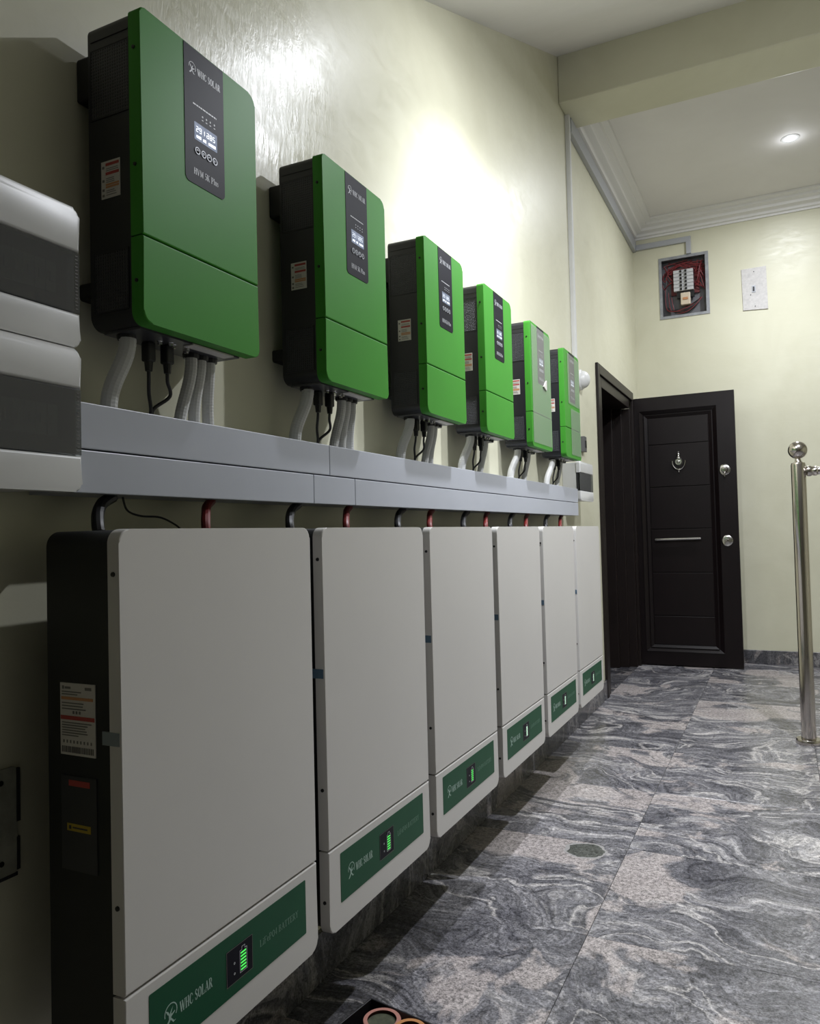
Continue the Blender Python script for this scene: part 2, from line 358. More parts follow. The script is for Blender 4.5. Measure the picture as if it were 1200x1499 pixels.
# --- serif capitals drawn as strokes on a 1 x 1 cell: (x0,y0,x1,y1,weight)
T_, N_ = .20, .08
GL = {
 'W': (1.25, [(.02, 1, .34, 0, T_), (.34, 0, .62, 1, N_), (.58, 1, .88, 0, T_), (.88, 0, 1.2, 1, N_), (-.06, 1, .26, 1, N_), (.48, 1, .72, 1, N_), (1.06, 1, 1.28, 1, N_)]),
 'H': (.95, [(.17, 0, .17, 1, T_), (.77, 0, .77, 1, T_), (.17, .52, .77, .52, N_), (0, 0, .34, 0, N_), (0, 1, .34, 1, N_), (.6, 0, .94, 0, N_), (.6, 1, .94, 1, N_)]),
 'C': (.85, [(.8, .72, .66, .95, .1), (.66, .95, .4, 1, .1), (.4, 1, .15, .78, .17), (.15, .78, .1, .5, T_), (.1, .5, .15, .22, T_), (.15, .22, .4, 0, .17), (.4, 0, .68, .04, .1), (.68, .04, .82, .26, N_)]),
 'S': (.68, [(.58, .74, .52, .95, N_), (.52, .95, .28, 1, .1), (.28, 1, .1, .85, .14), (.1, .85, .14, .65, .16), (.14, .65, .5, .42, T_), (.5, .42, .58, .22, .16), (.58, .22, .42, .02, .14), (.42, .02, .18, 0, .1), (.18, 0, .06, .26, N_)]),
 'O': (.92, [(.46, 1, .18, .82, .14), (.18, .82, .1, .5, T_), (.1, .5, .18, .18, T_), (.18, .18, .46, 0, .14), (.46, 0, .74, .18, .14), (.74, .18, .82, .5, T_), (.82, .5, .74, .82, T_), (.74, .82, .46, 1, .14)]),
 'L': (.78, [(.17, 0, .17, 1, T_), (0, 1, .36, 1, N_), (0, 0, .72, 0, N_), (.72, 0, .74, .28, N_)]),
 'A': (.95, [(.12, 0, .44, 1, N_), (.46, 1, .8, 0, T_), (.24, .36, .66, .36, N_), (0, 0, .26, 0, N_), (.62, 0, .95, 0, N_)]),
 'R': (.92, [(.17, 0, .17, 1, T_), (0, 1, .5, 1, N_), (.5, 1, .68, .85, .14), (.68, .85, .68, .65, .16), (.68, .65, .5, .5, .12), (.5, .5, .17, .5, N_), (.46, .5, .78, 0, T_), (0, 0, .34, 0, N_), (.7, 0, .92, 0, N_)]),
 'V': (.95, [(.12, 1, .46, 0, T_), (.46, 0, .82, 1, N_), (0, 1, .28, 1, N_), (.68, 1, .95, 1, N_)]),
 'M': (1.15, [(.14, 0, .14, 1, N_), (.16, 1, .54, .1, T_), (.54, .1, .92, 1, N_), (.94, 0, .94, 1, T_), (0, 0, .28, 0, N_), (0, 1, .24, 1, N_), (.8, 0, 1.1, 0, N_), (.88, 1, 1.1, 1, N_)]),
 '5': (.6, [(.14, 1, .54, 1, .14), (.14, 1, .12, .56, N_), (.12, .56, .4, .6, .1), (.4, .6, .54, .35, T_), (.54, .35, .4, .04, .16), (.4, .04, .08, .02, .12)]),
 'K': (.95, [(.17, 0, .17, 1, T_), (.2, .42, .76, 1, N_), (.36, .56, .8, 0, T_), (0, 0, .34, 0, N_), (0, 1, .34, 1, N_), (.66, 1, .92, 1, N_), (.66, 0, .95, 0, N_)]),
 'P': (.8, [(.17, 0, .17, 1, T_), (0, 1, .5, 1, N_), (.5, 1, .68, .85, .14), (.68, .85, .68, .62, .16), (.68, .62, .5, .46, .12), (.5, .46, .17, .46, N_), (0, 0, .36, 0, N_)]),
 'l': (.34, [(.17, 0, .17, 1, .17), (.02, 1, .2, 1, N_), (0, 0, .34, 0, N_)]),
 'u': (.66, [(.12, .66, .12, .15, .17), (.12, .15, .3, .02, .12), (.3, .02, .5, .15, N_), (.52, 0, .52, .66, .17), (.52, 0, .66, 0, N_)]),
 's': (.48, [(.4, .5, .24, .66, .1), (.24, .66, .08, .52, .12), (.08, .52, .4, .2, .17), (.4, .2, .24, 0, .12), (.24, 0, .06, .12, .1)]),
 'i': (.34, [(.17, 0, .17, .66, .17), (0, 0, .34, 0, N_), (.09, .9, .25, .9, .16)]),
 'e': (.58, [(.1, .36, .5, .36, N_), (.5, .36, .44, .6, .12), (.44, .6, .26, .66, .1), (.26, .66, .1, .5, .14), (.1, .5, .1, .18, .17), (.1, .18, .28, 0, .12), (.28, 0, .5, .12, .1)]),
 'F': (.78, [(.17, 0, .17, 1, T_), (0, 1, .7, 1, N_), (.7, 1, .7, .76, N_), (.17, .52, .54, .52, N_), (0, 0, .36, 0, N_)]),
 'E': (.8, [(.17, 0, .17, 1, T_), (0, 1, .7, 1, N_), (.7, 1, .7, .78, N_), (.17, .52, .54, .52, N_), (0, 0, .72, 0, N_), (.72, 0, .74, .26, N_)]),
 '4': (.62, [(.42, 0, .42, 1, .16), (.4, 1, .04, .3, N_), (.04, .3, .6, .3, N_)]),
 'B': (.85, [(.17, 0, .17, 1, T_), (0, 1, .5, 1, N_), (.5, 1, .64, .84, .14), (.64, .84, .62, .64, .14), (.62, .64, .46, .53, N_), (.46, .53, .17, .53, N_), (.46, .53, .7, .36, .14), (.7, .36, .7, .16, .16), (.7, .16, .52, 0, .12), (.52, 0, 0, 0, N_)]),
 'T': (.82, [(.4, 0, .4, 1, T_), (.04, 1, .76, 1, N_), (.04, 1, .04, .74, N_), (.76, 1, .76, .74, N_), (.22, 0, .58, 0, N_)]),
 'Y': (.9, [(.44, 0, .44, .46, T_), (.14, 1, .44, .46, T_), (.44, .46, .78, 1, N_), (0, 1, .28, 1, N_), (.64, 1, .9, 1, N_), (.28, 0, .6, 0, N_)]),
 ' ': (.36, []),
}
def letters(bm, txt, x, y0, z0, width, h, bold=1.0):
    tot = sum(GL[c][0]+.12 for c in txt); k = width/tot; cy = 0
    for c in txt:
        w_, st = GL[c]
        for (a, b, c2, d, t) in st:
            p = Vector((y0+(cy+a)*k, z0+b*h)); q = Vector((y0+(cy+c2)*k, z0+d*h))
            dv = q-p
            if dv.length < 1e-7: continue
            dn = dv.normalized(); nn = Vector((-dn.y, dn.x)); hw = t*bold*.5*min(k, h)*1.0; ex = dn*hw*.5
            vs = [bm.verts.new((x, v.x, v.y)) for v in (p-ex+nn*hw, q+ex+nn*hw, q+ex-nn*hw, p-ex-nn*hw)]
            bm.faces.new(vs)
        cy += w_+.12
    return bm
def flat(bm, x, pts):
    bm.faces.new([bm.verts.new((x, a, b)) for a, b in pts]); return bm
def ringarc(bm, x, cy, cz, r, wd, a0, a1, n=14, sx=1.):
    for i in range(n):
        t0 = a0+(a1-a0)*i/n; t1 = a0+(a1-a0)*(i+1)/n
        flat(bm, x, [(cy+sx*(r+s*wd/2)*math.cos(t), cz+(r+s*wd/2)*math.sin(t)) for t, s in ((t0, -1), (t0, 1), (t1, 1), (t1, -1))])
def emblem(bm, x, cy, cz, s):
    """open ring round a small sprouting running figure, script line below"""
    ringarc(bm, x, cy+.05*s, cz+.12*s, .40*s, .05*s, -.6, 3.4)
    flat(bm, x, [(cy-.30*s, cz+.34*s), (cy-.16*s, cz+.08*s), (cy-.02*s, cz+.02*s), (cy-.10*s, cz+.20*s)])
    flat(bm, x, [(cy+.20*s, cz+.36*s), (cy-.02*s, cz+.10*s), (cy+.04*s, cz+.02*s)])
    flat(bm, x, [(cy-.10*s, cz+.08*s), (cy+.10*s, cz+.06*s), (cy+.05*s, cz-.22*s), (cy-.08*s, cz-.20*s)])
    flat(bm, x, [(cy-.08*s, cz-.16*s), (cy+.05*s, cz-.20*s), (cy-.20*s, cz-.44*s), (cy-.34*s, cz-.44*s)])
    flat(bm, x, [(cy-.02*s, cz-.16*s), (cy+.08*s, cz-.16*s), (cy+.26*s, cz-.36*s), (cy+.40*s, cz-.36*s), (cy+.20*s, cz-.42*s)])
    flat(bm, x, [(cy+.03*s, cz-.02*s), (cy+.30*s, cz+.10*s), (cy+.32*s, cz+.04*s), (cy+.06*s, cz-.10*s)])

# ------------------------------------------------------------------ structure
XR, Y0, YF = 4.5, -2.77, 6.508
tag(link('wall_left', (lambda b: (box(b, -.2, 0, Y0, 4.92, -.03, 3.95), box(b, -.2, 0, 4.92, 6.18, 2.11, 3.95), box(b, -.2, 0, 6.18, YF, -.03, 3.95), b)[-1])(B()), M['wall']), kind='structure')
bm = B(); DX0, DX1, DZ0, DZ1 = .204, .577, 2.758, 3.253
box(bm, -.2, DX0, YF, YF+.2, -.03, 3.95); box(bm, DX1, XR+.2, YF, YF+.2, -.03, 3.95)
box(bm, DX0, DX1, YF, YF+.2, -.03, DZ0); box(bm, DX0, DX1, YF, YF+.2, DZ1, 3.95)
tag(link('wall_far', bm, M['wall']), kind='structure')
tag(link('wall_right', box(B(), XR, XR+.2, Y0, YF, -.03, 3.95), M['wall']), kind='structure')
tag(link('wall_back', box(B(), -.2, XR+.2, Y0-.2, Y0, -.03, 3.95), M['wall']), kind='structure')
def sl(y): return 2.88+.4495*(y-2.354)
bm = B(); prism(bm, [(Y0, sl(1.3)), (1.3, sl(1.3)), (4.17, sl(4.17)), (4.17, sl(4.17)+.12), (1.25, sl(1.3)+.12), (Y0, sl(1.3)+.12)], 0, XR)
tag(link('ceiling', bm, M['ceiling']), kind='structure')
tag(link('ceiling_far', box(B(), 0, XR, 4.48, YF, 3.55, 3.65), M['ceiling']), kind='structure')
bm = B(); box(bm, 0, XR, 4.17, 4.48, 3.43, 3.95, .006)
tag(link('trim_1', bm, M['wall']), kind='structure')                       # the ceiling beam
# stepped cornice round the far ceiling
prof = [(0, 3.438), (.012, 3.438), (.016, 3.452), (.034, 3.456), (.040, 3.470), (.046, 3.474), (.084, 3.482), (.090, 3.500), (.098, 3.503),
        (.128, 3.510), (.134, 3.526), (.142, 3.529), (.170, 3.536), (.175, 3.549), (0, 3.549)]
bm = B(); rows = [[bm.verts.new(v) for v in ((d, 4.48, z), (d, YF-d, z), (XR, YF-d, z))] for d, z in prof]
for i in range(len(rows)):
    a, b = rows[i], rows[(i+1) % len(rows)]
    for k in range(2): bm.faces.new((a[k], a[k+1], b[k+1], b[k]))
tag(link('trim_2', bm, M['plaster']), kind='structure')
# floor with granite tiles
fl = tag(link('floor', box(B(), 0, XR, Y0, YF, -.05, -.004), M['grout']), kind='structure')
xe = [0, .54, 1.14, 1.74, 2.34, 3.4, XR]; ye = [Y0, -1.57, -.97]+[-.37+.6*i for i in range(12)]+[YF]
share = {}
for i in range(len(xe)-1):
    for j in range(len(ye)-1):
        w_, h_ = xe[i+1]-xe[i], ye[j+1]-ye[j]; key = (round(w_, 3), round(h_, 3))
        if key not in share:
            me = bpy.data.meshes.new('tile'); b = box(B(), -w_/2+.0007, w_/2-.0007, -h_/2+.0007, h_/2-.0007, -.012, 0, .0008, 1)
            bmesh.ops.recalc_face_normals(b, faces=b.faces); b.to_mesh(me); b.free(); me.materials.append(M['granite']); share[key] = me
        t = bpy.data.objects.new('tile', share[key]); C.objects.link(t); t.parent = fl
        t.location = ((xe[i]+xe[i+1])/2, (ye[j]+ye[j+1])/2, -.0003*random.random())
# skirting
tag(link('baseboard_left', box(B(), 0, .014, Y0, 4.925, 0, .115, .002), M['granite_skirt']), kind='structure')
bm = B(); box(bm, .0, XR, YF-.014, YF, 0, .105, .002)
tag(link('baseboard_far', bm, M['granite_skirt']), kind='structure')
# dark passage behind the door
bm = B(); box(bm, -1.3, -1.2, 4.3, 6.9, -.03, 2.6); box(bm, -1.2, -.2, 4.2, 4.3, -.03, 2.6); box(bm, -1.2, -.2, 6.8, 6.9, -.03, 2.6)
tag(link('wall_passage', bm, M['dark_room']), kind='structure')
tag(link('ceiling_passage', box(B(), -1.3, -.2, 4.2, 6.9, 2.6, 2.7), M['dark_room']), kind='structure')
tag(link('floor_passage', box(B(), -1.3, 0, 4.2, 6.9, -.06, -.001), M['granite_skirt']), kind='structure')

# door: frame + open leaf
dr = thing('door_1', (0, 5.55, 0), 'dark brown steel security door standing open against the far wall', kind='structure')
bm = B()
box(bm, 0, .018, 4.905, 4.955, .0, 2.125, .003); box(bm, 0, .018, 4.955, 6.185, 2.06, 2.125, .003); box(bm, 0, .018, 6.14, 6.185, 0, 2.06, .003)
link('frame_casing', bm, M['frame'], dr)
bm = B()
box(bm, -.2, .004, 4.92, 5.06, 0, 2.06, .003); box(bm, -.2, -.055, 5.06, 5.09, 0, 2.0, .003)
box(bm, -.2, .004, 5.06, 6.06, 1.99, 2.06, .003); box(bm, -.2, .002, 6.09, 6.18, 0, 1.99, .003)
box(bm, -.2, -.055, 6.05, 6.09, 0, 1.99, .003); box(bm, -.2, -.12, 6.00, 6.05, 0, 1.99, .003)
link('frame_jamb', bm, M['frame'], dr)
YD = 6.2; XL, XH, ZB, ZT = -.052, .745, .008, 2.08
leaf = link('door_leaf', prism(prism(B(), rrect(XL, XH, ZB, ZT, .002, 1), YD+.055, YD+.012, 0, 1, 'y'), rrect(XL+.001, XH-.001, ZB, ZT, .002, 1), YD+.055, YD+.04, 0, 1, 'y'), M['door'], dr)
# stiles and rails as a raised surround with a hole, then stepped mouldings
def frame_y(bm, x0, x1, z0, z1, X0, X1, Z0, Z1, ya, yb, yc):
    """ring between inner rect (x0..) and outer rect (X0..); inner edge at ya, outer edge at yb, back at yc"""
    inn = [(x0, z0), (x1, z0), (x1, z1), (x0, z1)]; out = [(X0, Z0), (X1, Z0), (X1, Z1), (X0, Z1)]
    A = [bm.verts.new((a, ya, b)) for a, b in inn]; Bv = [bm.verts.new((a, yb, b)) for a, b in out]
    A2 = [bm.verts.new((a, yc, b)) for a, b in inn]; B2 = [bm.verts.new((a, yc, b)) for a, b in out]
    for i in range(4):
        j = (i+1) % 4
        bm.faces.new((A[i], A[j], Bv[j], Bv[i])); bm.faces.new((A[i], A[j], A2[j], A2[i])); bm.faces.new((Bv[i], Bv[j], B2[j], B2[i])); bm.faces.new((A2[i], A2[j], B2[j], B2[i]))
PX0, PX1, PZ0, PZ1 = .055, .618, .112, 1.975
bm = B(); frame_y(bm, PX0, PX1, PZ0, PZ1, XL, XH, ZB, ZT, YD, YD, YD+.013)
link('door_surround', bm, M['door'], leaf)
bm = B(); frame_y(bm, PX0+.030, PX1-.030, PZ0+.025, PZ1-.030, PX0, PX1, PZ0, PZ1, YD+.012, YD-.007, YD+.013)
frame_y(bm, PX0+.060, PX1-.060, PZ0+.050, PZ1-.060, PX0+.036, PX1-.036, PZ0+.030, PZ1-.036, YD+.0115, YD+.002, YD+.013)
link('panel_moulding', bm, M['door'], leaf)
zs = [PZ0+.05, .385, .717, 1.051, 1.377, 1.706, PZ1-.06]
for a, b in zip(zs, zs[1:]):
    link('door_panel', box(B(), PX0+.062, PX1-.062, YD+.004, YD+.013, a+.003, b-.003, .0025, 2), M['door'], leaf)
bm = B(); tube(bm, [(.150, YD-.022, .972), (.480, YD-.022, .976)], .0095, 12); box(bm, .185, .195, YD-.02, YD+.005, .968, .978); box(bm, .435, .445, YD-.02, YD+.005, .968, .978)
tag(link('pull_handle', bm, M['chrome'], leaf, smooth=True), 'straight polished pull bar across the door panel')
# knocker with peephole
bm = B(); kx, kz = .337, 1.565
lathe(bm, [(.0, -.014), (.024, -.014), (.030, -.006), (.030, .0)], (kx, YD+.004, kz), 'y', 20)
lathe(bm, [(0, -.02), (.011, -.018), (.013, -.012)], (kx, YD+.004, kz), 'y', 14)
lathe(bm, [(.0, .020), (.020, .028), (.011, .046), (.012, .058), (.004, .068), (.009, .076), (.0, .088)], (kx, YD-.002, kz), 'z', 14)
lathe(bm, [(0, -.088), (.007, -.080), (.005, -.072), (.010, -.066), (.0, -.058)], (kx, YD-.002, kz), 'z', 12)
arc = [(kx+.047*math.cos(t), YD-.010, kz+.018+.062*math.sin(t)*1.1-.010) for t in [PI+i*PI/16 for i in range(17)]]
tube(bm, arc, .0065, 8); tag(link('door_knocker', bm, M['chrome'], leaf, smooth=True), 'chrome urn-shaped knocker with peephole')
for nm, zz in (('lock_rosette', 1.485), ('lock_rosette', .955)):
    bm = B(); lathe(bm, [(0, -.006), (.030, -.010), (.040, -.006), (.043, .0)], (.663, YD, zz), 'y', 28)
    o = link(nm, bm, M['chrome'], leaf, smooth=True)
    tag(o, 'round steel lock rosette with thumb turn' if zz > 1.2 else 'dull round steel lock rosette')
bm = B(); lathe(bm, [(0, -.030), (.020, -.028), (.024, -.02), (.022, -.008)], (.663, YD, 1.485), 'y', 20); box(bm, .659, .667, YD-.03, YD-.005, 1.43, 1.47, .002)
link('thumb_turn', bm, M['steel'], leaf, smooth=True)
bm = B(); lathe(bm, [(0, -.016), (.013, -.014), (.015, -.006)], (.663, YD, .955), 'y', 16); link('keyhole_cover', bm, M['steel'], leaf, smooth=True)
bm = B(); box(bm, XH-.004, XH+.001, YD+.012, YD+.042, .90, 1.55, .001)
link('lock_plate', bm, M['steel'], leaf)
bm = B(); box(bm, XL-.004, XL+.002, YD-.002, YD+.002, .24, 1.31, 0); box(bm, XL-.004, XL+.002, YD-.002, YD+.002, 1.42, 1.70, 0)
tag(link('edge_shine', bm, M['chrome'], leaf), 'thin strip added for the shine down the hinge edge')  # chrome strip put in to give the shine along the hinge edge
for zz in (.35, 1.37, 1.78):
    link('hinge', lathe(B(), [(0, -.05), (.008, -.05), (.008, .05), (0, .05)], (XL+.004, YD+.03, zz), 'z', 10), M['frame'], dr)

# ------------------------------------------------------------------ inverters
IW, IZ0, IZ1, IZG = .294, 1.404, 1.9122, 1.5434
IY = [.900, 1.437, 1.973, 2.457, 2.987, 3.518]
SHARP = 16
def build_inverter(y):
    r = thing('solar_inverter', (.0, y, IZ0), 'x', 'inverter', 'green wall inverters in a row')
    tree = []
    def part(n, bm, m, subs=(), smooth=False, lab=None, p=None):
        o = link(n, bm, m, p or r, smooth=smooth)
        if lab: o['label'] = lab
        if p is None: tree.append((o, []))
        else: [t for t in tree if t[0] == p][0][1].append(o)
        return o
    Y = lambda u: y+u
    part('body', prism(B(), rrect(Y(.0), Y(IW), IZ0+.002, IZ1-.001, (.022, .022, .016, .016)), .033, .126, 0), M['black'], smooth=True, lab='charcoal metal case')
    gc = rrect(Y(-.001), Y(IW+.001), IZG+.0012, IZ1, (0, 0, .020, .010))
    part('upper_cover', prism(B(), gc, .124, .149, .0022), M['green'], smooth=True, lab='green front cover above the seam')
    gc = rrect(Y(-.001), Y(IW+.001), IZ0, IZG-.0012, (.020, .012, 0, 0))
    part('lower_cover', prism(B(), gc, .124, .149, .0022), M['green'], smooth=True, lab='green terminal cover below the seam')
    dp = part('display_panel', prism(B(), rrect(Y(.098), Y(.200), 1.672, IZ1-.0015, (.010, .010, 0, 0)), .1488, .1498), M['panel'], lab='black display strip')
    X = .1500
    sc = part('screen', prism(B(), rrect(Y(.1215), Y(.1805), 1.7515, 1.7825, .001, 1), .1495, X), M['lcd'], p=dp, lab='lit blue-white display')
    bm = B()
    for k, (a, b) in enumerate([(.126, 1.771), (.134, 1.771), (.142, 1.771), (.153, 1.771), (.161, 1.771), (.169, 1.771)]):   # seven-segment figures
        segs = ['abged', 'abcdfg', 'bc', 'abgedc', 'abcdefg', 'afgcd'][k]
        hh, ww = .0085, .0048
        for s in segs:
            q = {'a': (0, hh/2, ww, 0), 'g': (0, 0, ww, 0), 'd': (0, -hh/2, ww, 0), 'f': (0, hh/4, 0, hh/2), 'b': (ww, hh/4, 0, hh/2), 'e': (0, -hh/4, 0, hh/2), 'c': (ww, -hh/4, 0, hh/2)}[s]
            if q[2]: flat(bm, X+.0003, [(Y(a), b+q[1]-.0006), (Y(a+ww), b+q[1]-.0006), (Y(a+ww), b+q[1]+.0006), (Y(a), b+q[1]+.0006)])
            else: flat(bm, X+.0003, [(Y(a+q[0])-.0006, b+q[1]-.002), (Y(a+q[0])+.0006, b+q[1]-.002), (Y(a+q[0])+.0006, b+q[1]+.002), (Y(a+q[0])-.0006, b+q[1]+.002)])
    for a, b in ((.126, .138), (.143, .151), (.157, .176)): flat(bm, X+.0003, [(Y(a), 1.7555), (Y(b), 1.7555), (Y(b), 1.7610), (Y(a), 1.7600)])
    part('screen_figures', bm, M['lcd_on'], p=dp)
    for k, u in enumerate((.128, .1435, .158, .173)):
        bm = B(); lathe(bm, [(.0064, 0), (.0064, .0012), (.0046, .0012), (.0046, 0)], (X-.0002, Y(u), 1.7325), 'x', 18)
        ringarc(bm, X+.0006, Y(u), 1.7325, .002, .0014, 0, 5.0 if k % 2 else 3.6, 6)
        part('button', bm, M['button'], p=dp)
    bm = B(); emblem(bm, X, Y(.1175), 1.873, .021); part('emblem', bm, M['ink'], p=dp)
    part('lettering', letters(B(), 'WHC SOLAR', X, Y(.132), 1.8675, .060, .0115, 1.25), M['ink'], p=dp)
    bm = letters(B(), 'HVM 5K Plus', X, Y(.119), 1.690, .064, .0105, 1.1)
    part('lettering', bm, M['ink'], p=dp)
    bm = B(); a = .119
    while a < .179:
        d = random.choice((.003, .005, .007)); flat(bm, X, [(Y(a), 1.8118), (Y(min(a+d, .18)), 1.8118), (Y(min(a+d, .18)), 1.8142), (Y(a), 1.8142)]); a += d+.0012
    for u in (.143, .153, .163, .174): ringarc(bm, X, Y(u), 1.799, .0012, .0012, 0, 6.28, 6); flat(bm, X, [(Y(u-.002), 1.792), (Y(u+.002), 1.792), (Y(u+.002), 1.7935), (Y(u-.002), 1.7935)])
    part('fine_print', bm, M['s_gry'] if False else M['ink'], p=dp)
    # side: recessed vents with frames, sticker, screws
    def vent_part(x0, x1, z0, z1):
        bm = B()
        pts = [(x0, z0), (x1, z0), (x1, z1), (x0, z1)]
        vs = [bm.verts.new((a, Y(-.0006), b)) for a, b in pts]; bm.faces.new(vs)
        v = part('vent', bm, M['vent'], lab='perforated vent in the side')
        bm = B(); t = .0022
        for (a, b, c, d) in ((x0-t, x1+t, z1, z1+t), (x0-t, x1+t, z0-t, z0), (x0-t, x0, z0, z1), (x1, x1+t, z0, z1)): box(bm, a, b, Y(-.0014), Y(.0005), c, d)
        part('vent_rim', bm, M['black'], p=v)
    vent_part(.040, .122, 1.752, 1.866); vent_part(.044, .116, 1.432, 1.527)
    part('case_lid_line', box(B(), .040, .122, Y(-.0012), Y(.0005), 1.8815, 1.8835), M['black'])
    st = part('warning_sticker', box(B(), .061, .102, Y(-.0010), Y(.0003), 1.616, 1.677), M['sticker'], lab='white warning sticker with red and ochre bands')
    bm = B(); bo = B(); bg = B()
    for z in (1.6705, 1.6555): box(bm, .071, .100, Y(-.0014), Y(-.0009), z-.0018, z+.0028)
    for z in (1.634, 1.638): box(bo, .071, .100, Y(-.0014), Y(-.0009), z-.0015, z+.0015)
    for z in (1.664, 1.661, 1.648, 1.645, 1.642, 1.628, 1.625, 1.621): box(bg, .072, .072+random.uniform(.015, .027), Y(-.0014), Y(-.0009), z-.0005, z+.0005)
    for z in (1.667, 1.645, 1.630, 1.621): box(bg, .0635, .068, Y(-.0014), Y(-.0009), z-.002, z+.002)
    part('sticker_bands', bm, M['s_red'], p=st); part('sticker_bands', bo, M['s_org'], p=st); part('sticker_text', bg, M['s_gry'], p=st)
    for z in (1.847, 1.658, 1.472): part('screw', lathe(B(), [(0, -.0022), (.003, -.0018), (.0032, .0)], (.135, Y(-.001), z), 'y', 10), M['dot'])
    # underside
    up = part('underside_plate', box(B(), .040, .120, Y(.02), Y(.27), IZ0-.002, IZ0+.004), M['under'])
    bm = B(); box(bm, .100, .123, Y(.14), Y(.25), IZ0-.0035, IZ0-.001); part('underside_label', bm, M['sticker'], p=up)
    for u in (.045, .20, .225, .25): part('cable_gland', lathe(B(), [(0, -.010), (.0145, -.010), (.0155, -.004), (.0155, .003)], (.068, Y(u-.004), IZ0), 'z', 14), M['black'], p=up)
    for u, x in ((.095, .09), (.112, .098), (.125, .092), (.15, .10), (.165, .085)):
        part('terminal_stud', lathe(B(), [(0, -.009), (.004, -.009), (.004, -.004), (.006, -.003), (.006, .002)], (x, Y(u), IZ0), 'z', 8), M['chrome'], p=up)
    # hangers to the wall
    part('wall_bracket', box(B(), .0, .036, Y(.004), Y(.28), 1.795, 1.868, .004), M['bat_black'])
    part('lower_hanger', prism(B(), rrect(Y(.006), Y(.275), 1.462, 1.490, .006), .0, .035), M['bat_black'])
    return r, tree
INV_LAB = ['green inverter nearest the camera, largest and highest in the picture, above the nearest battery',
           'second green inverter from the camera, its lower cover over the first trunking joint',
           'third green inverter from the camera, side vent clearly lit',
           'fourth green inverter from the camera, between the third and the film-covered one',
           'fifth green inverter from the camera, clear film peeling off its display strip',
           'farthest green inverter, nearest the round white dome, greyed by clear film']
inv0, itree = build_inverter(IY[0]); inv0['label'] = INV_LAB[0]
invs = [inv0]+[copy_thing(inv0, (0, IY[i], IZ0), INV_LAB[i], itree) for i in range(1, 6)]
# protective films on the two far ones
def film_part(r, y, pts, lift=.1512):
    bm = B(); n = len(pts)
    prism(bm, [(y+a, b) for a, b in pts], lift, lift+.0004)
    tag(link('protective_film', bm, M['film'], r), 'clear protective film')
film_part(invs[4], IY[4], [(.010, 1.42), (.284, 1.42), (.284, 1.885), (.27, 1.90), (.012, 1.902)])
bm = B(); prism(bm, [(IY[4]+a, b) for a, b in ((.16, 1.668), (.205, 1.655), (.208, 1.70), (.19, 1.69), (.175, 1.675))], .1512, .156)
tag(link('film_corner', bm, M['sticker'], invs[4]), 'curled pale corner of the peeling film')
film_part(invs[5], IY[5], [(.10, 1.42), (.284, 1.42), (.284, 1.64), (.10, 1.64)]); film_part(invs[5], IY[5], [(.06, 1.66), (.284, 1.66), (.284, 1.895), (.06, 1.90)])

